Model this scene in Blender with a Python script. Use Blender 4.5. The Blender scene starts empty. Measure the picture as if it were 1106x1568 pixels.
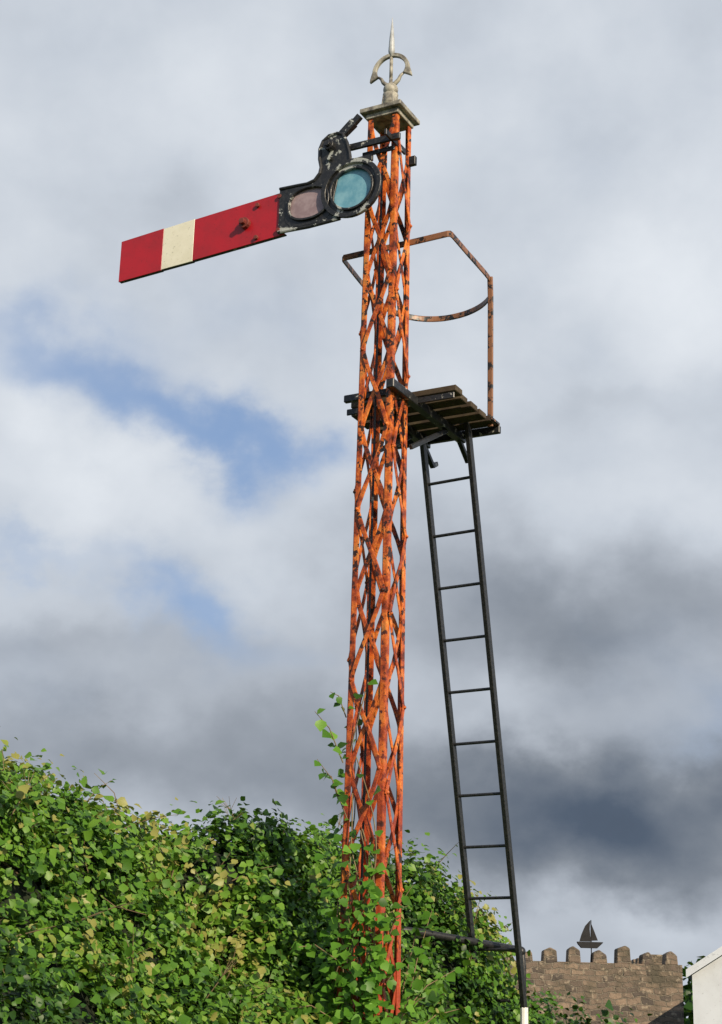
import bpy, math, random
import numpy as np
from mathutils import Vector, Matrix
random.seed(7); rng=np.random.default_rng(7)
S=bpy.context.scene
# ------------------------------------------------------------------ helpers
class MB:
    def __init__(s): s.v=[];s.f=[];s.m=[]
    def quadbox(s,pts,mat=0):
        n=len(s.v); s.v+= [tuple(p) for p in pts]
        for q in ((0,3,2,1),(4,5,6,7),(0,1,5,4),(1,2,6,5),(2,3,7,6),(3,0,4,7)):
            s.f.append(tuple(n+i for i in q)); s.m.append(mat)
    def bar(s,p0,p1,side,w,t,mat=0,w1=None):
        p0=Vector(p0);p1=Vector(p1);d=(p1-p0).normalized();side=Vector(side)
        side=(side-d*side.dot(d)).normalized();n=d.cross(side)
        w1=w if w1 is None else w1
        pts=[]
        for p,ww in ((p0,w),(p1,w1)):
            for a,b in ((-1,-1),(1,-1),(1,1),(-1,1)): pts.append(p+side*a*ww/2+n*b*t/2)
        s.quadbox(pts,mat)
    def tube(s,path,r,n=8,mat=0,closed=False):
        path=[Vector(p) for p in path];N=len(path)
        if not hasattr(r,'__len__'): r=[r]*N
        base=len(s.v);prev=None
        for i,p in enumerate(path):
            a=path[(i-1)%N] if (i>0 or closed) else p
            b=path[(i+1)%N] if (i<N-1 or closed) else p
            d=(b-a).normalized()
            if prev is None:
                ref=Vector((0,0,1)) if abs(d.z)<.9 else Vector((1,0,0))
                u=d.cross(ref).normalized()
            else: u=(prev-d*prev.dot(d)).normalized()
            prev=u;w=d.cross(u)
            for k in range(n):
                an=2*math.pi*k/n; s.v.append(tuple(p+(u*math.cos(an)+w*math.sin(an))*r[i]))
        for i in range(N if closed else N-1):
            j=(i+1)%N
            for k in range(n):
                k2=(k+1)%n
                s.f.append((base+i*n+k,base+i*n+k2,base+j*n+k2,base+j*n+k)); s.m.append(mat)
        if not closed:
            s.f.append(tuple(base+k for k in range(n))[::-1]);s.m.append(mat)
            s.f.append(tuple(base+(N-1)*n+k for k in range(n)));s.m.append(mat)
    def strip(s,path,sides,w,t,mat=0):
        """flat bar swept along path; sides = width direction per point (joined section)"""
        path=[Vector(p) for p in path];N=len(path);base=len(s.v)
        for i,p in enumerate(path):
            d=(path[min(i+1,N-1)]-path[max(i-1,0)]).normalized()
            sd=Vector(sides[i]);sd=(sd-d*sd.dot(d)).normalized();n=d.cross(sd)
            ww=w[i] if hasattr(w,'__len__') else w
            for a,b in ((-1,-.6),(-.7,-1),(.7,-1),(1,-.6),(1,.6),(.7,1),(-.7,1),(-1,.6)): s.v.append(tuple(p+sd*a*ww/2+n*b*t/2))
        for i in range(N-1):
            for k in range(8):
                k2=(k+1)%8;s.f.append((base+i*8+k,base+i*8+k2,base+(i+1)*8+k2,base+(i+1)*8+k));s.m.append(mat)
        s.f.append(tuple(base+k for k in range(8))[::-1]);s.m.append(mat)
        s.f.append(tuple(base+(N-1)*8+k for k in range(8)));s.m.append(mat)
    def ball(s,c,r,nu=8,nv=6,mat=0,sc=(1,1,1)):
        c=Vector(c);base=len(s.v)
        for j in range(nv+1):
            th=math.pi*j/nv
            for i in range(nu):
                ph=2*math.pi*i/nu
                s.v.append((c.x+r*sc[0]*math.sin(th)*math.cos(ph),c.y+r*sc[1]*math.sin(th)*math.sin(ph),c.z+r*sc[2]*math.cos(th)))
        for j in range(nv):
            for i in range(nu):
                i2=(i+1)%nu
                s.f.append((base+j*nu+i,base+(j+1)*nu+i,base+(j+1)*nu+i2,base+j*nu+i2));s.m.append(mat)
    def prism(s,poly,fn,d0,d1,mat=0,matside=None):
        n=len(poly);base=len(s.v);matside=mat if matside is None else matside
        for d in (d0,d1):
            for a,z in poly: s.v.append(tuple(fn(a,z,d)))
        s.f.append(tuple(base+i for i in range(n)));s.m.append(mat)
        s.f.append(tuple(base+n+i for i in range(n))[::-1]);s.m.append(mat)
        for i in range(n):
            j=(i+1)%n
            s.f.append((base+i,base+n+i,base+n+j,base+j));s.m.append(matside)
    def ring(s,outer,inner,fn,d0,d1,mat=0):
        n=len(outer);base=len(s.v)
        for d in (d0,d1):
            for lp in (outer,inner):
                for a,z in lp: s.v.append(tuple(fn(a,z,d)))
        O0,I0,O1,I1=base,base+n,base+2*n,base+3*n
        for i in range(n):
            j=(i+1)%n
            for q in ((O0+i,O0+j,I0+j,I0+i),(O1+i,I1+i,I1+j,O1+j),(O0+i,O1+i,O1+j,O0+j),(I0+i,I0+j,I1+j,I1+i)):
                s.f.append(q);s.m.append(mat)
    def obj(s,name,mats,parent=None,smooth=False,bevel=0):
        me=bpy.data.meshes.new(name);me.from_pydata(s.v,[],s.f)
        for m in mats: me.materials.append(m)
        me.polygons.foreach_set('material_index',s.m)
        if smooth: me.polygons.foreach_set('use_smooth',[True]*len(s.f))
        import bmesh
        bm=bmesh.new();bm.from_mesh(me);bmesh.ops.recalc_face_normals(bm,faces=bm.faces);bm.to_mesh(me);bm.free()
        me.update()
        o=bpy.data.objects.new(name,me);S.collection.objects.link(o)
        if bevel:
            b=o.modifiers.new('b','BEVEL');b.width=bevel;b.segments=1;b.limit_method='ANGLE'
        if parent: o.parent=parent
        return o
def empty(name,loc=(0,0,0)):
    e=bpy.data.objects.new(name,None);S.collection.objects.link(e);e.empty_display_size=.3;return e

class NT:
    def __init__(s,nt): s.nt=nt;s.n=nt.nodes;s.l=nt.links
    def new(s,t,**k):
        x=s.n.new(t)
        for a,b in k.items(): setattr(x,a,b)
        return x
    def set(s,inp,v):
        if isinstance(v,bpy.types.NodeSocket): s.l.new(v,inp)
        else: inp.default_value=v
    def math(s,op,a,b=None,c=None,clamp=False):
        x=s.n.new('ShaderNodeMath');x.operation=op;x.use_clamp=clamp
        s.set(x.inputs[0],a)
        if b is not None:s.set(x.inputs[1],b)
        if c is not None:s.set(x.inputs[2],c)
        return x.outputs[0]
    def mix(s,f,a,b):
        x=s.n.new('ShaderNodeMix');x.data_type='RGBA'
        s.set(x.inputs[0],f)
        s.set(x.inputs[6],a if not isinstance(a,tuple) else (*a,1)[:4]); s.set(x.inputs[7],b if not isinstance(b,tuple) else (*b,1)[:4])
        return x.outputs[2]
    def noise(s,vec,scale,detail=4,rough=.55,dist=0):
        x=s.n.new('ShaderNodeTexNoise')
        if vec is not None:s.l.new(vec,x.inputs['Vector'])
        x.inputs['Scale'].default_value=scale;x.inputs['Detail'].default_value=detail
        x.inputs['Roughness'].default_value=rough;x.inputs['Distortion'].default_value=dist
        return x.outputs['Fac']
    def ramp(s,f,stops,mode='LINEAR'):
        x=s.n.new('ShaderNodeValToRGB');x.color_ramp.interpolation=mode
        e=x.color_ramp.elements
        while len(e)<len(stops): e.new(.5)
        for el,(p,c) in zip(e,stops): el.position=p;el.color=(*c,1)[:4]
        s.l.new(f,x.inputs[0]);return x.outputs[0]
    def ss(s,v,a,b):
        x=s.n.new('ShaderNodeMapRange');x.interpolation_type='SMOOTHSTEP'
        s.set(x.inputs[0],v);x.inputs[1].default_value=a;x.inputs[2].default_value=b
        return x.outputs[0]
def material(name):
    m=bpy.data.materials.new(name);m.use_nodes=True
    nt=NT(m.node_tree);p=m.node_tree.nodes['Principled BSDF']
    tc=nt.new('ShaderNodeTexCoord').outputs['Object']
    return m,nt,p,tc
def bump(nt,p,h,st=.3,dist=.01):
    b=nt.new('ShaderNodeBump');b.inputs['Strength'].default_value=st;b.inputs['Distance'].default_value=dist
    nt.l.new(h,b.inputs['Height']);nt.l.new(b.outputs[0],p.inputs['Normal'])

# ------------------------------------------------------------------ materials
def rust_mat():
    m,n,p,tc=material('rusty_red_oxide_paint')
    a=n.noise(tc,11,5,.66);b=n.noise(tc,42,3,.6);c=n.noise(tc,3,3);e=n.noise(tc,20,4,.6)
    base=n.ramp(a,[(.32,(.06,.014,.007)),(.44,(.32,.055,.012)),(.56,(.62,.155,.022)),(.72,(.76,.32,.07))])
    base=n.mix(n.ss(e,.54,.59),base,(.032,.014,.010))
    z=n.new('ShaderNodeSeparateXYZ');n.l.new(tc,z.inputs[0])
    low=n.ss(z.outputs[2],4.6,1.8)
    base=n.mix(n.math('MULTIPLY',low,n.math('MULTIPLY',n.ss(c,.38,.55),.8)),base,(.38,.06,.028))
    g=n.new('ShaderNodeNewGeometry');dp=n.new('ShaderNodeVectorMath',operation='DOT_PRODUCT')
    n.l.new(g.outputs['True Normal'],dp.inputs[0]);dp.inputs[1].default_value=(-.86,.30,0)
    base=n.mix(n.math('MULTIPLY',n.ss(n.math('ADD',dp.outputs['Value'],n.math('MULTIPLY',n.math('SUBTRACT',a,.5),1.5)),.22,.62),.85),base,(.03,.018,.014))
    n.l.new(base,p.inputs['Base Color']);n.set(p.inputs['Roughness'],n.math('MULTIPLY_ADD',b,.45,.20))
    p.inputs['Specular IOR Level'].default_value=.4
    bump(n,p,n.math('ADD',a,n.math('MULTIPLY',b,.6)),.8,.008);return m
def black_mat(name='chipped_black_paint',chip=.64,light=(.42,.42,.38),sc=14):
    m,n,p,tc=material(name)
    a=n.noise(tc,sc,6,.7);b=n.noise(tc,60,3)
    col=n.mix(n.ss(b,.4,.7),(.012,.013,.015),(.03,.03,.03))
    col=n.mix(n.ss(a,chip,chip+.03),col,light)
    n.l.new(col,p.inputs['Base Color']);p.inputs['Roughness'].default_value=.42
    bump(n,p,a,.4,.004);return m
def paint_mat(name,c1,c2,rough=.4,sc=6,dirt=.5):
    m,n,p,tc=material(name)
    a=n.noise(tc,sc,6,.65);b=n.noise(tc,sc*9,3)
    col=n.mix(n.ss(a,.35,.7),c1,c2)
    col=n.mix(n.math('MULTIPLY',n.ss(b,.62,.72),dirt),col,tuple(x*.45 for x in c2))
    n.l.new(col,p.inputs['Base Color']);p.inputs['Roughness'].default_value=rough
    bump(n,p,a,.15,.003);return m
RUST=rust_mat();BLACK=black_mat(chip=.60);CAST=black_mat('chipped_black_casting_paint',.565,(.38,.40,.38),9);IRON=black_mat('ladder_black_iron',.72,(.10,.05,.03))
RED=paint_mat('signal_red_paint',(.42,.010,.018),(.33,.012,.018),.35)
WHITE=paint_mat('signal_white_paint',(.80,.78,.64),(.70,.68,.53),.4)
BARE=paint_mat('weathered_finial_paint',(.42,.40,.33),(.085,.075,.065),.5,19,.8)
SPIKE=paint_mat('pale_finial_spike_paint',(.48,.51,.53),(.32,.33,.33),.45,14,.4)
HAND=black_mat('handrail_brown_iron',.46,(.24,.11,.055))
WOOD=paint_mat('mossy_weathered_timber',(.04,.026,.015),(.085,.065,.035),.85,12)
def glass(name,c1,c2):
    m,n,p,tc=material(name);a=n.noise(tc,14,6,.65)
    n.l.new(n.mix(n.ss(a,.3,.7),c1,c2),p.inputs['Base Color']);p.inputs['Roughness'].default_value=.28
    return m
TEAL=glass('pale_blue_spectacle_glass',(.10,.29,.40),(.21,.43,.53));PINK=glass('dusty_red_spectacle_glass',(.36,.28,.30),(.24,.17,.185))
WHITEPOST=paint_mat('white_painted_foot',(.8,.8,.78),(.7,.7,.66),.6)

# ------------------------------------------------------------------ semaphore signal
th=math.radians(28)
P=Vector((.113,9.0,0));E1=Vector((math.cos(th),-math.sin(th),0));B=Vector((math.sin(th),math.cos(th),0));Z=Vector((0,0,1))
def L(a,b,z): return P+E1*a+B*b+Z*z
def sw(z): return .265-.00887*z
sig=empty('railway_semaphore_signal')
mb=MB();zt=7.12
for sa in (-1,1):
    for sb in (-1,1):
        def pt(z,ia,ib): h=sw(z)/2; return L(sa*(h-ia),sb*(h-ib),z)
        N=48;zz=[zt*k/N for k in range(N+1)]
        ws=[.037+random.uniform(-.002,.002) for _ in zz]
        mb.strip([pt(z,.0185,.0035) for z in zz],[E1]*(N+1),ws,.0075)
        mb.strip([pt(z,.0035,.0215) for z in zz],[B]*(N+1),ws,.0075)
rv=MB();pitch=.50
faces=[(E1,B,-1),(E1,B,1),(B,E1,-1),(B,E1,1)]
for fi,(D,Nn,sg) in enumerate(faces):
    for ph in (0,1):
        k=0;z=.02+(.25 if fi in(1,3) else 0)+(.12 if fi>1 else 0)
        off=(.0085 if ph else -.0115)
        while z+pitch<zt:
            z1=z+pitch
            sA=1 if (k+ph)%2 else -1
            def q(t):
                zz=z-.014+(pitch+.028)*t;h=sw(zz)/2
                return P+D*(sA*(h-.018)*(1-2*t))+Nn*sg*(h+off)+Z*zz
            jit=random.uniform(-.006,.006);bow=random.uniform(-.004,.004)
            pts=[q(i/8)+D*jit*math.sin(math.pi*i/8)+Nn*bow*math.sin(math.pi*i/8)+D*.006*math.sin(2*math.pi*i/8)*sA for i in range(9)]
            side=Nn.cross(pts[-1]-pts[0])
            mb.strip(pts,[side]*9,[.027+random.uniform(-.002,.003) for _ in range(9)],.0085)
            if ph: rv.ball(q(.025)+Nn*sg*.006,.011,7,5)
            z=z1;k+=1
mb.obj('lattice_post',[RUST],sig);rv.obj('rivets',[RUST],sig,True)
# cap + finial
mb=MB()
def slab(mb,h0,h1,z0,z1,mat=0):
    pts=[L(a*h0,b*h0,z0) for a,b in ((-1,-1),(1,-1),(1,1),(-1,1))]+[L(a*h1,b*h1,z1) for a,b in ((-1,-1),(1,-1),(1,1),(-1,1))]
    mb.quadbox(pts,mat)
slab(mb,.112,.112,7.09,7.125);slab(mb,.142,.142,7.125,7.155);slab(mb,.125,.06,7.155,7.20);slab(mb,.045,.035,7.20,7.31)
mb.obj('post_cap',[BARE],sig,bevel=.003)
mb=MB()
mb.tube([L(0,0,7.2),L(0,0,7.27),L(0,0,7.3),L(0,0,7.31)],[.06,.045,.05,.03],12)
mb.ball(L(0,0,7.335),.048,14,10)
mb.tube([L(0,0,7.365),L(0,0,7.39),L(0,0,7.42)],[.026,.012,.012],10)
mb.tube([L(0,0,7.40),L(0,0,7.58)],[.012,.011],10)
mb.tube([L(0,0,7.575),L(0,0,7.62),L(0,0,7.72),L(0,0,7.87)],[.012,.022,.016,.002],10,1)
D=(E1*.8+Vector((1,0,0))*.2).normalized()
for s in (-1,1):
    C=L(0,0,7.475);fn=lambda a,z,d:C+D*a+D.cross(Z)*d+Z*z
    sc=[(0,-.105),(s*.028,-.098),(s*.052,-.075),(s*.066,-.045),(s*.085,-.030)]
    mb.tube([fn(x,y,0) for x,y in sc],[.013,.015,.013,.010,.008],8)
mb.obj('finial',[BARE,SPIKE],sig,True)
mb=MB();K=28;outer=[];inner=[]
for k in range(K+1):
    an=math.radians(-20+220*k/K);fl=abs(k/K-.5)*2
    ro=.126;ri=.100-.012*max(0,(fl-.75)*4)
    ox=math.cos(an)*ro;oz=math.sin(an)*ro
    if fl>.8: ox*=1+1.0*(fl-.8);oz-=.10*(fl-.8)
    outer.append((ox,oz));inner.append((math.cos(an)*ri,math.sin(an)*ri))
mb.prism(outer+inner[::-1],fn,-.012,.012)
mb.obj('finial_crescent',[BARE],sig,bevel=.003)
# ---- arm
AB=-.22;AZ=6.542
dr=.075
def A(t,z,d=0): return L(t,AB-d,AZ+z)
def AM(t,z,d=0): return L(t,AB-d,AZ-.018+dr*(t+.1288)*.85+z)
mb=MB()
segs=[(-.60,-1.275,0),(-1.275,-1.512,1),(-1.512,-1.845,0)]
for t0,t1,m in segs:
    h0=.150;h1=.146
    mb.prism([(t0,h0),(t1,h1),(t1,-h1),(t0,-h0)],AM,.0,.006,m)
    mb.bar(AM(t0,-h0+.006,-.012),AM(t1,-h1+.006,-.012),B,.03,.008,2)
    mb.bar(AM(t0,h0-.006,-.012),AM(t1,h1-.006,-.012),B,.024,.008,2)
for t,z in ((-.64,.12),(-.64,-.115),(-.80,.105),(-.80,-.12)):
    mb.tube([AM(t,z,.0),AM(t,z,.024)],.015,8,3)
mb.tube([AM(-.885,0,0),AM(-.885,0,.035)],.036,12,3);mb.tube([AM(-.885,0,.03),AM(-.885,0,.065)],.020,8,3)
mb.obj('signal_arm',[RED,WHITE,BLACK,paint_mat('rusty_bolt',(.14,.03,.02),(.22,.04,.03),.6,20)],sig,bevel=.0015)
# ---- spectacle plate
def circ(cx,cy,rx,ry,n=36,ph=0): return [(cx+rx*math.cos(2*math.pi*i/n+ph),cy+ry*math.sin(2*math.pi*i/n+ph)) for i in range(n)]
RC=(-.125,0.0);LC=(-.425,-.030)
mb=MB()
mb.ring(circ(*RC,.195,.188),circ(*RC,.138,.134),A,.0,.022)
mb.ring(circ(*RC,.206,.199),circ(*RC,.176,.170),A,.022,.040)
mb.ring(circ(*RC,.152,.148),circ(*RC,.137,.133),A,.022,.036)
def sq(cx,cy,rx,ry,n=36,e=.75):
    o=[]
    for i in range(n):
        a=2*math.pi*i/n;c=math.cos(a);s_=math.sin(a)
        o.append((cx+rx*math.copysign(abs(c)**e,c),cy+ry*math.copysign(abs(s_)**e,s_)))
    return o
mb.ring(sq(*LC,.176,.148,e=.6),sq(*LC,.135,.104,e=.85),A,.001,.021)
mb.ring(sq(*LC,.149,.118,e=.85),sq(*LC,.134,.103,e=.85),A,.021,.036)
mb.prism([(-.60,.105),(-.46,.108),(-.40,.115),(-.36,.155),(-.352,.20),(-.365,.26),(-.366,.33),(-.345,.385),(-.30,.415),(-.24,.418),(-.20,.40),(-.17,.33),(-.155,.26),(-.145,.19),(-.20,.16),(-.27,.11),(-.30,.08),(-.40,.085),(-.52,.08),(-.60,.075)],A,.002,.020)
mb.prism([(-.62,-.183),(-.42,-.192),(-.20,-.185),(-.24,-.155),(-.30,-.12),(-.40,-.135),(-.57,-.13),(-.62,-.14)],A,.002,.0195)
mb.prism([(-.64,.118),(-.575,.118),(-.575,-.187),(-.64,-.187)],A,-.004,.019)
mb.prism([(-.27,.10),(-.22,.13),(-.27,-.13),(-.32,-.13),(-.29,0),(-.32,.10)],A,.0025,.0205)
rim=[(-.44,.108),(-.39,.12),(-.355,.16),(-.347,.20),(-.36,.26),(-.361,.33),(-.34,.38),(-.298,.41),(-.24,.413),(-.20,.395),(-.17,.33),(-.15,.25),(-.14,.19)]
mb.tube([A(x,y,.02) for x,y in rim],.012,6)
mb.tube([A(x,y,.02) for x,y in ((-.64,-.185),(-.42,-.194),(-.2,-.186))],.012,6)
mb.tube([A(x,y,.02) for x,y in ((-.64,.117),(-.5,.112),(-.43,.108))],.011,6)
mb.tube([A(-.285,.33,-.10),A(-.285,.33,.055)],.034,14);mb.tube([A(-.285,.33,.05),A(-.285,.33,.075)],.020,8)
mb.tube([A(-.285,.245,.02),A(-.285,.245,.04)],.018,8)
mb.bar(A(-.235,.385,.005),A(-.135,.468,.005),B,.03,.055,0,.04);mb.bar(A(-.150,.450,.005),A(-.092,.505,.005),B,.03,.040);mb.bar(A(-.165,.47,.005),A(-.135,.485,.005),B,.028,.025)
mb.obj('spectacle_casting',[CAST],sig,bevel=.002)
g=MB();g.prism(circ(*RC,.1385,.1345),A,.004,.012);g.obj('blue_lens',[TEAL],sig)
g=MB();g.prism(sq(*LC,.1355,.1045,e=.85),A,.004,.012);g.obj('red_lens',[PINK],sig)
mb=MB()
mb.bar(A(-.30,.335,-.05),A(.16,.335,-.05),Z,.042,.02);mb.bar(A(-.22,.235,-.06),A(-.03,.235,-.06),Z,.042,.02)
mb.bar(L(.10,-.25,AZ+.335),L(.10,.02,AZ+.335),Z,.04,.014)
mb.tube([L(.115,-.16,AZ+.335),L(.150,-.16,AZ+.335)],.022,8)
mb.bar(L(-.12,-.125,AZ+.29),L(.10,-.125,AZ+.29),Z,.03,.012)
mb.bar(L(.10,.085,AZ+.30),L(.145,.085,AZ+.30),Z,.06,.03)
mb.tube([L(-.05,-.03,1.0),L(-.03,-.03,6.85)],.008,6)
mb.obj('arm_brackets_and_rod',[BLACK],sig,bevel=.002)
# ---- guard rail hoop (z 6.29)
zh=6.29
def W(x,y,z): return Vector((x,y,z))
def catmull(pts,sub=5):
    o=[]
    for i in range(len(pts)-1):
        p0=pts[max(i-1,0)];p1=pts[i];p2=pts[i+1];p3=pts[min(i+2,len(pts)-1)]
        for k in range(sub):
            t=k/sub;o.append(.5*((2*p1)+(p2-p0)*t+(2*p0-5*p1+4*p2-p3)*t*t+(3*p1-p0-3*p2+p3)*t**3))
    o.append(pts[-1]);return o
front=[W(-.155,9.275,zh),W(.263,9.04,zh),W(.478,8.915,zh),W(.495,8.913,zh),W(.508,8.93,zh),W(.62,9.165,zh),W(.735,9.40,zh)]
rear=catmull([W(.735,9.40,zh),W(.79,9.53,zh),W(.812,9.66,zh),W(.805,9.79,zh),W(.755,9.93,zh),W(.66,10.05,zh),W(.53,10.13,zh),W(.40,10.15,zh),W(.281,10.12,zh),W(.17,10.04,zh),W(.08,9.9,zh),W(-.045,9.6,zh),W(-.158,9.29,zh)])
rail=front+rear[1:]
mb=MB();mb.strip(rail,[Z]*len(rail),.040,.012)
mb.strip([W(.79,9.50,5.27),W(.79,9.50,5.8),W(.79,9.50,6.15),W(.787,9.51,zh+.01)],[E1]*4,.036,.014)
mb.bar(L(.377,.70,5.30),L(.377,.82,5.30),E1,.05,.014)
mb.obj('guard_rail',[HAND],sig)
# ---- platform
mb=MB();zp=5.30
for i,b0 in enumerate((.20,.335,.47,.61,.745)):
    a0=-.36+random.uniform(-.02,.03);a1=.385+random.uniform(-.035,.02)
    if i in(0,1): a0=-.30-.07*i
    zz=zp+random.uniform(-.006,.006)
    mb.bar(L(a0,b0,zz),L(a1,b0+random.uniform(-.012,.012),zz+.004),B,.098,.038,0)
for a in (-.118,.128):
    mb.bar(L(a,-.17 if a>0 else .0,zp-.048),L(a,.86,zp-.048),Z,.055,.05,1)
    mb.bar(L(a,.80,zp-.06),L(a,.95,zp-.17),E1,.03,.03,1);mb.bar(L(a,.94,zp-.165),L(a,1.0,zp-.13),E1,.03,.03,1)
    mb.bar(L(a,.12,4.95),L(a,.62,zp-.07),E1,.022,.03,1)
mb.bar(L(-.26,.0,zp-.03),L(.10,.0,zp-.03),Z,.045,.03,1);mb.bar(L(-.36,.83,zp-.03),L(.40,.83,zp-.03),Z,.05,.03,1)
mb.bar(L(-.33,.16,zp-.045),L(.39,.16,zp-.045),Z,.04,.012,1)
mb.obj('maintenance_platform',[WOOD,BLACK],sig,bevel=.004)

# ------------------------------------------------------------------ ladder
lad=empty('iron_ladder');mb=MB()
TL=W(.385,9.73,5.20);TR=W(.662,9.55,5.20);BL=W(.847,11.0,1.84);BR=W(1.123,10.82,1.84)
dl=(BL-TL).normalized()
for t,b in ((TL,BL),(TR,BR)):
    mb.bar(t-dl*.14,b,TR-TL,.028,.045)
    mb.tube([t-dl*.14,t-dl*.17+B*-.05,t-dl*.17+B*-.10],.012,6)
n=11
for k in range(n):
    s=.235+.3345*k
    mb.tube([TL+dl*s-(TR-TL)*.03,TR+dl*s+(TR-TL)*.03],.0105,8)
mb.obj('rails_and_rungs',[IRON],lad,bevel=.002)
mb=MB()
for b in (BL,BR): mb.tube([b,b+Vector((.01,.02,-1.84))],.026,10)
mb.obj('white_feet',[WHITEPOST],lad)
pipe=MB()
pipe.tube([W(1.10,10.93,2.20),W(.75,10.72,2.235),W(.43,10.55,2.27),W(-.1,10.25,2.3)],.024,10)
pipe.tube([W(1.10,10.93,2.20),W(1.125,10.93,2.17),W(1.13,10.93,2.10),W(1.15,10.93,0)],.018,10);pipe.ball(W(1.115,10.93,2.19),.032,10,8)
pipe.obj('pipe_railing',[IRON],None,True)

# ------------------------------------------------------------------ foliage
def hash2(ix,iy,seed):
    h=(ix*374761393+iy*668265263+seed*1442695041)&0xffffffff
    h=((h^(h>>13))*1274126177)&0xffffffff
    return ((h^(h>>16))&0xffff)/65535.
def vn(x,y,seed=0):
    ix=np.floor(x).astype(np.int64);iy=np.floor(y).astype(np.int64);fx=x-ix;fy=y-iy
    fx=fx*fx*(3-2*fx);fy=fy*fy*(3-2*fy)
    return (hash2(ix,iy,seed)*(1-fx)+hash2(ix+1,iy,seed)*fx)*(1-fy)+(hash2(ix,iy+1,seed)*(1-fx)+hash2(ix+1,iy+1,seed)*fx)*fy
def fbm(x,y,seed=0): return (vn(x,y,seed)+.5*vn(2.1*x+7,2.1*y,seed+1)+.28*vn(4.3*x,4.3*y+3,seed+2))/1.78
xr=[-8,-3,-1.75,-1.3,-.8,-.17,.44,.79,.93,1.0,1.43,1.67,3,8]
zr=[3.3,3.08,2.79,2.76,2.78,2.78,2.72,2.48,2.30,1.98,1.86,1.74,1.45,1.2]
yr=[7.2,7.6,8.0,8.7,9.6,10.6,11.2,11.5,11.6,11.6,11.6,11.6,11.4,11.4]
def H(x,y):
    zt_=np.interp(x,xr,zr);yy=np.interp(x,xr,yr)
    sl=np.interp(x,[-8,-2,-.5,.2,.7,1,3],[.48,.5,.62,.72,.75,.6,.3])
    d=yy-y
    z=zt_-np.where(d>0,d*sl,(-d)*.35)
    lump=(fbm(x*1.7,y*1.7,3)-.5)
    att=np.clip(np.abs(d)*1.2+.25,0,1)
    z=z+lump*np.interp(x,[-3,0,1,2],[.70,.55,.3,.2])*att
    z=z+(fbm(x*3.6,y*3.6,9)-.5)*.42*np.clip(att+.25,0,1)
    for gx,gy,sx,sy,a in ((-.86,8.95,.27,.38,.75),(-1.5,7.2,.22,.3,.4),(-.35,9.2,.2,.3,.35),(-1.05,7.7,.16,.22,.3),(.42,10.2,.16,.25,.35),(.88,10.75,.22,.25,.25),(-1.45,7.9,.14,.2,.15)):
        z=z-a*np.exp(-(((x-gx)/sx)**2+((y-gy)/sy)**2))
    edge=np.clip((y-2.6)/1.2,0,1)*np.clip((14.5-y)/1.5,0,1)
    return z*edge
def leafmesh(name,base,dirs,nors,size,var,mat,parent=None,wid=.62):
    n=len(base)
    d=dirs/np.linalg.norm(dirs,axis=1,keepdims=True)
    s=np.cross(d,nors);s/=np.linalg.norm(s,axis=1,keepdims=True)+1e-9
    nn=np.cross(s,d)
    tpl=np.array([(0,0,0),(-.36,.22,.10),(-.44,.52,.10),(0,1.05,-.12),(.44,.52,.10),(.36,.22,.10),(0,.5,0)])
    V_=np.zeros((n,7,3));sz=size[:,None]
    for i,(a,b,c) in enumerate(tpl):
        V_[:,i,:]=base+sz*(s*(a*wid/.62)+d*b+nn*c)
    tris=np.array([(0,6,1),(1,6,2),(6,3,2),(0,5,6),(5,4,6),(6,4,3)])
    idx=(np.arange(n)[:,None,None]*7+tris[None]).reshape(-1,3)
    me=bpy.data.meshes.new(name)
    me.vertices.add(n*7);me.vertices.foreach_set('co',V_.reshape(-1))
    nf=len(idx);me.loops.add(nf*3);me.loops.foreach_set('vertex_index',idx.reshape(-1).astype(np.int32))
    me.polygons.add(nf);me.polygons.foreach_set('loop_start',np.arange(0,nf*3,3,dtype=np.int32))
    me.polygons.foreach_set('loop_total',np.full(nf,3,dtype=np.int32))
    me.polygons.foreach_set('use_smooth',np.ones(nf,dtype=bool))
    at=me.attributes.new('var','FLOAT','POINT');at.data.foreach_set('value',np.repeat(var,7).astype(np.float32))
    me.materials.append(mat);me.update(calc_edges=True)
    o=bpy.data.objects.new(name,me);S.collection.objects.link(o)
    if parent:o.parent=parent
    return o
def leafmat(name,stops,tr=.3,rough=.45):
    m,n,p,tc=material(name)
    at=n.new('ShaderNodeAttribute',attribute_name='var').outputs['Fac']
    col=n.ramp(at,stops)
    n.l.new(col,p.inputs['Base Color']);p.inputs['Roughness'].default_value=rough
    p.inputs['Specular IOR Level'].default_value=.35
    t=n.new('ShaderNodeBsdfTranslucent');n.l.new(n.mix(.35,col,(.26,.40,.03)),t.inputs[0])
    mx=n.new('ShaderNodeMixShader');mx.inputs[0].default_value=tr
    out=m.node_tree.nodes['Material Output']
    n.l.new(p.outputs[0],mx.inputs[1]);n.l.new(t.outputs[0],mx.inputs[2]);n.l.new(mx.outputs[0],out.inputs[0])
    return m
LEAF=leafmat('bramble_leaf',[(0,(.010,.032,.006)),(.3,(.030,.088,.010)),(.62,(.080,.195,.018)),(.9,(.15,.29,.032)),(1,(.27,.27,.07))],.20)
VINE=leafmat('bindweed_leaf',[(0,(.03,.09,.01)),(.5,(.085,.23,.02)),(1,(.17,.36,.045))],.32)
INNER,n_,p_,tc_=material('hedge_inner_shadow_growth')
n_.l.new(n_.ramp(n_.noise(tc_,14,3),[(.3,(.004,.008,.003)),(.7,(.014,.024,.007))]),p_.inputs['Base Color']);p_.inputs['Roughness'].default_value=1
hedge=empty('bramble_hedge')
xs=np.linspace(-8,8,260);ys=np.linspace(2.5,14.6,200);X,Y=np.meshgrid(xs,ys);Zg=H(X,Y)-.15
nx=len(xs);ny=len(ys)
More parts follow.
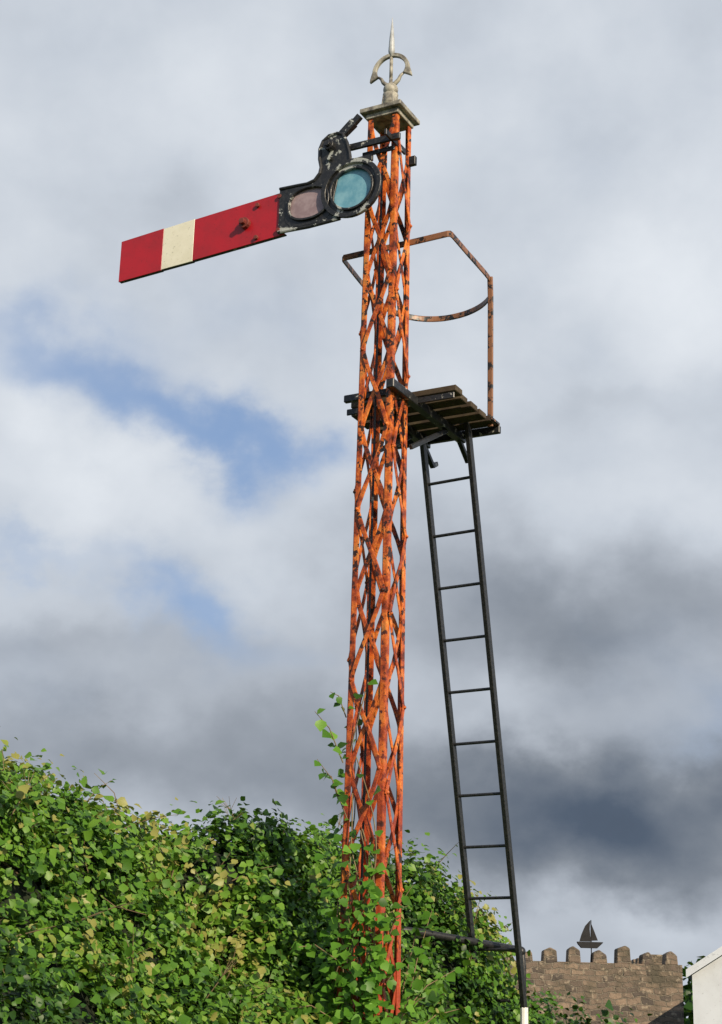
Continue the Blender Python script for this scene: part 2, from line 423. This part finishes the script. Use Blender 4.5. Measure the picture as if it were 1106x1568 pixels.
vv=np.stack([X,Y,Zg],-1).reshape(-1,3)
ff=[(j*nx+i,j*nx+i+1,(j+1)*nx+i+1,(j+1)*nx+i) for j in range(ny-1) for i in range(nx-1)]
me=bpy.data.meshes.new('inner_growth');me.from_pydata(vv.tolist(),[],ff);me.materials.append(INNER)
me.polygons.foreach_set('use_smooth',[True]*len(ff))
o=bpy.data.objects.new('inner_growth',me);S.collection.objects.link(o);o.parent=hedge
def scatter(ns,x0,x1,y0,y1,per,szr,spread=.10,out=.11):
    x=rng.uniform(x0,x1,ns);y=rng.uniform(y0,y1,ns);z=H(x,y);e=.03
    nx_=-(H(x+e,y)-H(x-e,y))/(2*e);ny_=-(H(x,y+e)-H(x,y-e))/(2*e)
    N=np.stack([nx_,ny_,np.ones(ns)],1)
    tuft=fbm(x*6+3,y*6,77)
    st=np.linalg.norm(N,axis=1);keep=rng.random(ns)<np.clip(st/2.0,.4,1)*np.clip((tuft-.22)*3.2,.3,1);x=x[keep];y=y[keep];z=z[keep];N=N[keep];st=st[keep];tuft=tuft[keep];N/=st[:,None];ns=len(x)
    sd=N+np.array([0,0,.35])+rng.normal(0,.5,(ns,3));sd/=np.linalg.norm(sd,axis=1,keepdims=True)
    ln=np.minimum(rng.gamma(2.4,out/2.4,ns),.22)+.03+np.clip(tuft-.5,0,1)*.2
    O=np.stack([x,y,z-.09],1)
    k=np.repeat(np.arange(ns),per);f=np.tile(np.linspace(.15,1,per),ns)+rng.normal(0,.06,ns*per)
    base=O[k]+sd[k]*(ln[k]*f)[:,None]*1.2
    base+=rng.normal(0,.010,base.shape);base[:,2]-=(ln[k]*f)**2*.5
    rad=rng.normal(0,1,(len(k),3));rad-=sd[k]*np.sum(rad*sd[k],1,keepdims=True);rad/=np.linalg.norm(rad,axis=1,keepdims=True)
    d=rad+sd[k]*.45+np.array([0,0,-.3])
    nr=N[k]*.6+np.array([.2,-.35,.55])+rng.normal(0,.6,(len(k),3))
    near=np.clip((y-4.5)/4.5,0,1)*.3+.76          # young finer growth on the near side
    sz=rng.uniform(*szr,len(k))*np.repeat(rng.uniform(.65,1.35,ns)*near,per)
    zone=fbm(x*1.3+20,y*1.3,31)
    v=.42+(zone[k]-.5)*1.5+(tuft[k]-.5)*.5+np.repeat(rng.normal(0,.13,ns),per)+rng.normal(0,.10,len(k))+(f-.5)*.30  # inner leaves and gaps between tufts darkened: shade put into the leaf colour
    return base,d,nr,sz,np.clip(v,0,1)
parts=[scatter(20000,-3.0,-.2,4.6,10.6,8,(.027,.052)),scatter(10500,-.6,1.25,7.6,12.0,8,(.026,.048)),
       scatter(3800,1.0,2.8,8.5,12.6,7,(.024,.045),out=.10),scatter(4000,-8,8,2.8,14.3,6,(.04,.07))]
cat=[np.concatenate([p[i] for p in parts]) for i in range(5)]
# long arching shoots with visible stems along the ridge
mb=MB();ex=[[],[],[],[],[]]
for i in range(34):
    x=random.uniform(-2.2,1.0);yy=float(np.interp(x,xr,yr))+random.uniform(-.8,.1)
    z=float(H(np.array([x]),np.array([yy]))[0])
    d=Vector((random.gauss(0,.45),random.gauss(-.1,.3),1)).normalized();ln=random.uniform(.10,.24)
    p0=Vector((x,yy,z-.08));side=Vector((random.gauss(0,1),random.gauss(0,.5),0)).normalized()
    path=[p0+d*ln*1.4*t+side*ln*.5*t*t-Z*ln*.35*t*t for t in (0,.25,.5,.75,1)]
    mb.tube(path,[.0045,.004,.003,.002,.001],5)
    for j in range(9):
        t=.25+.75*j/8;q=p0+d*ln*1.4*t+side*ln*.5*t*t-Z*ln*.35*t*t
        ex[0].append(tuple(q));ex[1].append((random.gauss(0,1),random.gauss(0,.7),random.gauss(.1,.5)))
        ex[2].append((random.gauss(0,.4),-.5,.8));ex[3].append(random.uniform(.03,.055)*(1.15-.4*t));ex[4].append(min(1,max(0,random.gauss(.45,.15))))
cat=[np.concatenate([cat[i],np.array(ex[i])]) for i in range(5)]
leafmesh('foliage',*cat,LEAF,hedge)
for i in range(100):
    x=random.uniform(-2.3,1.2);yy=float(np.interp(x,xr,yr))+random.uniform(-1.8,.2)
    z=float(H(np.array([x]),np.array([yy]))[0])
    d=Vector((random.gauss(0,.5),random.gauss(-.2,.4),random.uniform(.3,1))).normalized();ln=random.uniform(.18,.42)
    p0=Vector((x,yy,z-.05));p1=p0+d*ln*.6;p2=p1+(d+Vector((random.gauss(0,.4),0,random.gauss(-.2,.4)))).normalized()*ln*.4
    mb.tube([p0,p1,p2],[.004,.003,.0012],4)
    if random.random()<.4:
        for _ in range(4):
            mb.tube([p1,p1+(d+Vector((random.gauss(0,.6),random.gauss(0,.6),random.gauss(0,.5)))).normalized()*.09],[.002,.001],3)
TW=paint_mat('dry_twig',(.16,.11,.06),(.24,.19,.10),.9,20)
mb.obj('twigs',[TW],hedge)
# climbing vine on the post
vine=empty('climbing_bindweed')
stems=MB();bs=[];ds=[];nr=[];sz=[];vr=[]
def addleaf(p,d,nn,s):
    bs.append(tuple(p));ds.append(tuple(d));nr.append(tuple(nn));sz.append(s);vr.append(min(1,max(0,random.gauss(.5,.25))))
for i in range(26):
    a0=random.uniform(0,6.28);zz=random.uniform(.9,1.6);top=min(3.4,1.8+random.expovariate(1/.6))
    if i<2: top=3.35+.15*i
    tw=random.uniform(-3,3);path=[]
    z=zz
    while z<top:
        h=sw(z)*.66+.012*math.sin(5*z+i)+(.07*max(0,2.6-z)*random.random())
        an=a0+tw*(z-zz)
        an2=math.radians(205)+1.25*math.sin(an)
        path.append(P+Vector((math.cos(an2)*h,math.sin(an2)*h,z)))
        z+=.05+random.random()*.03
    if len(path)<3: continue
    stems.tube(path,.0035,5)
    for j,p in enumerate(path):
        q=(p-P);q.z=0;q.normalize()
        m=3 if p.z<1.95 else (2 if p.z<2.45 else (1 if random.random()<(.85 if p.z<2.9 else .5) else 0))
        for _ in range(m):
            o_=q*random.uniform(.0,.09)+Vector((random.gauss(0,.03),random.gauss(0,.03),random.gauss(0,.03)))
            addleaf(p+o_,q*.7+Vector((random.gauss(0,.7),random.gauss(0,.5),random.gauss(-.35,.4))),q*.6+Vector((random.gauss(0,.35),-.5+random.gauss(0,.3),.6)),random.uniform(.034,.066))
sprays=[(W(-.03,8.9,2.75),W(-.20,8.8,3.05),7),(W(-.06,8.9,3.05),W(-.22,8.75,3.3),7),(W(-.05,8.9,3.3),W(-.14,8.8,3.42),4),(W(-.08,8.9,2.85),W(-.16,8.8,2.98),6),
        (W(.2,8.8,1.9),W(.42,8.7,2.1),12),(W(.2,8.85,2.1),W(.33,8.8,2.4),10),(W(-.05,8.8,2.0),W(-.3,8.65,2.05),12),(W(.25,8.9,1.7),W(.5,8.8,1.85),18),(W(-.05,8.8,1.7),W(-.32,8.7,1.75),16),(W(.25,8.9,1.6),W(.38,8.6,2.0),14),
        (W(.25,9.0,1.7),W(.6,9.2,2.0),20),(W(.3,9.1,1.7),W(.45,9.2,2.3),16),(W(.3,9.1,1.6),W(.65,9.3,1.8),18)]
for a,b,c in sprays:
    mid=(a+b)/2+Vector((0,0,.05));stems.tube([a,mid,b],[.004,.003,.0015],5)
    for j in range(c):
        f=(j+.5)/c;p=a*(1-f)**2+mid*2*f*(1-f)+b*f*f
        addleaf(p,Vector((random.gauss(-.1,.8),random.gauss(-.2,.5),random.gauss(-.2,.5))),Vector((random.gauss(0,.35),-.6,.6)),random.uniform(.035,.066))
leafmesh('vine_leaves',np.array(bs),np.array(ds),np.array(nr),np.array(sz),np.array(vr),VINE,vine,wid=.74)
stems.obj('vine_stems',[TW],vine)

# ------------------------------------------------------------------ ground
GR,n_,p_,tc_=material('rough_grass')
n_.l.new(n_.ramp(n_.noise(tc_,3,6),[(.3,(.03,.05,.012)),(.7,(.07,.11,.03))]),p_.inputs['Base Color']);p_.inputs['Roughness'].default_value=1
mb=MB();mb.v=[(-600,-600,0),(600,-600,0),(600,900,0),(-600,900,0)];mb.f=[(0,1,2,3)];mb.m=[0];mb.obj('ground',[GR])

# ------------------------------------------------------------------ castle wall
ST,n_,p_,tc_=material('rubble_stone')
mp=n_.new('ShaderNodeMapping');n_.l.new(tc_,mp.inputs[0]);mp.inputs['Rotation'].default_value=(math.radians(90),0,0)
nz=n_.new('ShaderNodeTexNoise');nz.inputs['Scale'].default_value=2.2;nz.inputs['Detail'].default_value=4;n_.l.new(tc_,nz.inputs[0])
va=n_.new('ShaderNodeVectorMath',operation='MULTIPLY_ADD');n_.l.new(nz.outputs['Color'],va.inputs[0]);va.inputs[1].default_value=(.30,.30,.30);n_.l.new(mp.outputs[0],va.inputs[2])
br=n_.new('ShaderNodeTexBrick');n_.l.new(va.outputs[0],br.inputs['Vector']);br.inputs['Scale'].default_value=1
br.inputs['Brick Width'].default_value=.30;br.inputs['Row Height'].default_value=.13;br.inputs['Mortar Size'].default_value=.016;br.inputs['Mortar Smooth'].default_value=.4
br.inputs['Color1'].default_value=(.27,.20,.145,1);br.inputs['Color2'].default_value=(.085,.07,.06,1);br.inputs['Mortar'].default_value=(.20,.17,.13,1)
c=n_.mix(n_.math('MULTIPLY',n_.ss(n_.noise(tc_,1.7,5),.45,.68),.8),br.outputs['Color'],(.09,.08,.055))
c=n_.mix(n_.math('MULTIPLY',n_.ss(n_.noise(tc_,6,3),.58,.66),.7),c,(.36,.30,.22))
n_.l.new(c,p_.inputs['Base Color']);p_.inputs['Roughness'].default_value=.95
bump(n_,p_,n_.math('SUBTRACT',n_.noise(tc_,6,4),br.outputs['Fac']),1,.06)
wall=empty('castle_wall');mb=MB()
mb.bar(W(0,40.3,1.8),W(7.9,40.3,1.8),Z,3.50,.6)
mb.bar(W(7.6,40.6,1.8),W(7.6,52,1.8),Z,3.48,.598)
mb.obj('wall_body',[ST],wall)
mb=MB();x=.1
while x<7.85:
    w=random.uniform(.22,.36);h=random.uniform(.22,.42)
    if x+w>7.88: w=7.88-x
    z0=3.54
    y0,y1=40.02,40.5
    tl=random.uniform(-.05,.05);pk=random.uniform(.02,.10)
    pts=[(x,z0),(x+w,z0),(x+w-.02,z0+h-pk),(x+w*.55+tl,z0+h+.02),(x+.02,z0+h-.05)]
    mb.prism(pts,lambda a,z,d:Vector((a,d,z)),y0,y1)
    x+=w+random.uniform(.18,.32)
y=41.2
while y<51:
    mb.bar(W(7.6,y,3.54),W(7.6,y+.3,3.54),Z,.6,.5);y+=.6
mb.obj('battlements',[ST],wall,bevel=.02)
BK,n_,p_,tc_=material('black_silhouette_metal');p_.inputs['Roughness'].default_value=.8
n_.l.new(n_.ramp(n_.noise(tc_,5,3),[(.3,(.006,.006,.007)),(.7,(.014,.014,.016))]),p_.inputs['Base Color'])
mb=MB();bx,by,bz=5.72,40.2,3.98
fy=lambda a,z,d:Vector((bx+a,by+d,bz+z))
mb.prism([(-.26,.0),(-.18,-.09),(.2,-.09),(.32,.02),(.34,.05),(-.28,.05)],fy,-.07,.07)
mb.prism([(-.22,.06),(-.17,.22),(-.08,.42),(.03,.54),(.045,.54),(.03,.35),(.055,.06)],fy,-.012,.012)
mb.prism([(.07,.08),(.075,.46),(.14,.30),(.22,.09)],fy,-.012,.012)
mb.tube([fy(.062,-.45,0),fy(.062,.56,0)],.014,6)
mb.obj('sailing_boat_weathervane',[BK])
# white house at the right
hs=empty('white_house')
RD=paint_mat('white_render',(.58,.62,.68),(.52,.55,.60),.8,2)
SL=paint_mat('slate_roof',(.10,.11,.13),(.16,.17,.19),.6,8)
GL,n_,p_,_=material('window_glass');p_.inputs['Base Color'].default_value=(.02,.025,.03,1);p_.inputs['Roughness'].default_value=.1
hx0,hx1,hy0,hy1=0,7,0,7
fy=lambda a,z,d:Vector((a,d,z));xm=(hx0+hx1)/2
mb=MB();mb.prism([(hx0,0),(hx1,0),(hx1,2.98),(xm,5.2),(hx0,2.98)],fy,hy0,hy1);mb.obj('walls',[RD],hs)
mb=MB()
for sx in (-1,1):
    e=xm+sx*((hx1-hx0)/2+.10);mb.prism([(xm,5.24),(e,2.96),(e,3.05),(xm,5.35)],fy,hy0-.2,hy1+.2)
mb.obj('roof',[SL],hs)
mb=MB()
for sx in (-1,1):
    e=xm+sx*((hx1-hx0)/2+.10);mb.prism([(xm,5.20),(e,2.92),(e,3.07),(xm,5.37)],fy,hy0-.24,hy0-.202)
mb.obj('bargeboards',[RD],hs)
mb=MB()
for wx in (1.9,4.4): mb.bar(W(wx,-.01,1.3),W(wx+1,-.01,1.3),Z,1.2,.04)
mb.obj('windows',[GL],hs)
hs.location=(6.50,32,0);hs.rotation_euler=(0,0,-math.radians(14))
# distant tree line behind the wall
tr=empty('distant_trees');ntr=9000
cx=rng.choice([9.0,12.,16.,20.,24.,4.,-1.],ntr);cen=rng.normal(0,1,(ntr,3));cen/=np.linalg.norm(cen,axis=1,keepdims=True)
rr=rng.uniform(.75,1.05,ntr)[:,None]
hts={9.0:3.2,12.:3.3,16.:3.2,20.:3.2,24.:3.2,4.:2.2,-1.:2.2}
hc=np.array([hts[float(v)] for v in cx])
bp=np.stack([cx*1.42,np.full(ntr,60.),hc*.72],1)+cen*rr*np.stack([np.full(ntr,2.6),np.full(ntr,2.),hc*.62],1)*(1+.25*np.sin(cen[:,[0]]*7+cen[:,[2]]*9))
leafmesh('crowns',bp,rng.normal(0,1,(ntr,3)),cen+rng.normal(0,.4,(ntr,3)),rng.uniform(.25,.5,ntr),np.clip(rng.normal(.25,.2,ntr),0,1),LEAF,tr)
mb=MB()
for v in hts: mb.tube([W(v*1.42,60,0),W(v*1.42+.1,60,hts[v]*.7)],[.3,.12],8)
mb.obj('trunks',[TW],tr)

# ------------------------------------------------------------------ sun + sky
sd=Vector((.50,-.80,0)).normalized();el=math.radians(25)
tosun=Vector((sd.x*math.cos(el),sd.y*math.cos(el),math.sin(el)))
sl=bpy.data.lights.new('sun','SUN');sl.energy=5;sl.angle=math.radians(.5);sl.color=(1,.84,.62)
so=bpy.data.objects.new('sun',sl);S.collection.objects.link(so);so.rotation_euler=(-tosun).to_track_quat('-Z','Y').to_euler()
w=bpy.data.worlds.new('World');S.world=w;w.use_nodes=True;n=NT(w.node_tree)
bg=w.node_tree.nodes['Background']
sky=n.new('ShaderNodeTexSky');sky.sky_type='NISHITA';sky.sun_disc=False;sky.sun_elevation=el;sky.sun_rotation=math.atan2(tosun.x,tosun.y)
tc=n.new('ShaderNodeTexCoord').outputs['Generated']
sp=n.new('ShaderNodeSeparateXYZ');n.l.new(tc,sp.inputs[0])
az=n.math('MULTIPLY',n.math('ARCTAN2',sp.outputs[0],sp.outputs[1]),57.2958)
ele=n.math('MULTIPLY',n.math('ARCSINE',sp.outputs[2]),57.2958)
cv=n.new('ShaderNodeCombineXYZ');n.l.new(az,cv.inputs[0]);n.l.new(n.math('MULTIPLY',ele,1.25),cv.inputs[1])
vec=cv.outputs[0]
n1=n.noise(vec,.10,5,.5,.15);n2=n.noise(vec,.035,2,.5)
wz=n.new('ShaderNodeTexNoise');n.l.new(vec,wz.inputs[0]);wz.inputs['Scale'].default_value=.17;wz.inputs['Detail'].default_value=6;wz.inputs['Roughness'].default_value=.54
sw_=n.new('ShaderNodeSeparateXYZ');n.l.new(wz.outputs['Color'],sw_.inputs[0])
azd=n.math('ADD',az,n.math('MULTIPLY',n.math('SUBTRACT',sw_.outputs[0],.5),9.))
eld=n.math('ADD',ele,n.math('MULTIPLY',n.math('SUBTRACT',sw_.outputs[1],.5),7.))
def gauss(a0,e0,sa,se,amp,rot=0):
    dx=n.math('SUBTRACT',azd,a0);dy=n.math('SUBTRACT',eld,e0);c_=math.cos(rot);s_=math.sin(rot)
    u=n.math('DIVIDE',n.math('ADD',n.math('MULTIPLY',dx,c_),n.math('MULTIPLY',dy,s_)),sa)
    v=n.math('DIVIDE',n.math('SUBTRACT',n.math('MULTIPLY',dy,c_),n.math('MULTIPLY',dx,s_)),se)
    q=n.math('ADD',n.math('MULTIPLY',u,u),n.math('MULTIPLY',v,v))
    return n.math('MULTIPLY',n.math('EXPONENT',n.math('MULTIPLY',q,-1)),amp)
def total(lst,base):
    t=base
    for g_ in lst: t=n.math('ADD',t,gauss(*g_))
    return t
noisep=n.math('ADD',n.math('MULTIPLY',n.math('SUBTRACT',n1,.5),.36),n.math('MULTIPLY',n.math('SUBTRACT',sw_.outputs[2],.5),.22))
Bf=total([(-9,18.4,5.5,1.9,.10),(11,25.5,5,3,.12),(0,30.5,14,3,.05),(-8,27.6,5,1.2,-.06),
          (8,14.8,9,2.4,-.28),(-11,13.6,7,1.0,-.12),(9,7.5,9.5,3.4,-.57),(-8,9.5,9,2.8,-.26),(9,18.8,6,1.2,.04),
          (9.5,3.9,3.5,.7,.12),(5.5,11.4,2.5,1.2,.12),(-2,13,3,3.5,-.05),(10,21.8,5,.9,-.07)],n.math('ADD',.81,noisep))
cloud=n.ramp(Bf,[(0.0,(.055,.075,.11)),(.25,(.09,.12,.17)),(.45,(.22,.25,.295)),(.62,(.40,.44,.50)),(.80,(.58,.63,.70)),(1,(.80,.84,.89))])
Gf=total([(-5.8,20.9,4.6,1.1,.75,-.32),(-12,22.6,4.2,1.9,.50),(-5.8,14.9,2.8,1.1,.55,-.45),(-3.3,18.9,1.6,1.2,.40),(-6,24.5,7,1.5,.15),(-2,12.8,2,1.2,.15),(-12,16.6,3,.6,.35),(13,11,2,1,.2)],n.math('MULTIPLY',n.math('SUBTRACT',n1,.5),-.8))
gap=n.ss(Gf,.02,.85)
back=n.math('MAXIMUM',n.math('MULTIPLY',n.ss(n2,.42,.56),n.ss(n.math('ABSOLUTE',az),28,50)),n.math('MULTIPLY',n.ss(n2,.35,.50),n.ss(ele,40,55)))
gap=n.math('MAXIMUM',n.math('MULTIPLY',gap,.92),back)
skyc=n.new('ShaderNodeVectorMath',operation='MULTIPLY');n.l.new(sky.outputs[0],skyc.inputs[0]);skyc.inputs[1].default_value=(.09,.095,.105)
lightblue=n.mix(n.math('MULTIPLY',n.math('SUBTRACT',1,back),.6),skyc.outputs[0],(.24,.39,.68))
colr=n.mix(gap,cloud,lightblue)
n.l.new(colr,bg.inputs[0]);bg.inputs[1].default_value=1.0

# ------------------------------------------------------------------ camera
cam=bpy.data.cameras.new('camera');co=bpy.data.objects.new('camera',cam);S.collection.objects.link(co);S.camera=co
cam.sensor_fit='VERTICAL';cam.sensor_height=24;cam.lens=24*2500/1568;cam.clip_end=3000;cam.clip_start=.05
p=math.radians(18);r=.028
f=Vector((0,math.cos(p),math.sin(p)));up0=Vector((0,-math.sin(p),math.cos(p)));r0=Vector((1,0,0))
R=r0*math.cos(r)+up0*math.sin(r);U=up0*math.cos(r)-r0*math.sin(r)
M=Matrix(((R.x,U.x,-f.x,0),(R.y,U.y,-f.y,0),(R.z,U.z,-f.z,1.6),(0,0,0,1)));co.matrix_world=M
S.view_settings.view_transform='Standard';S.view_settings.look='None';S.view_settings.exposure=0
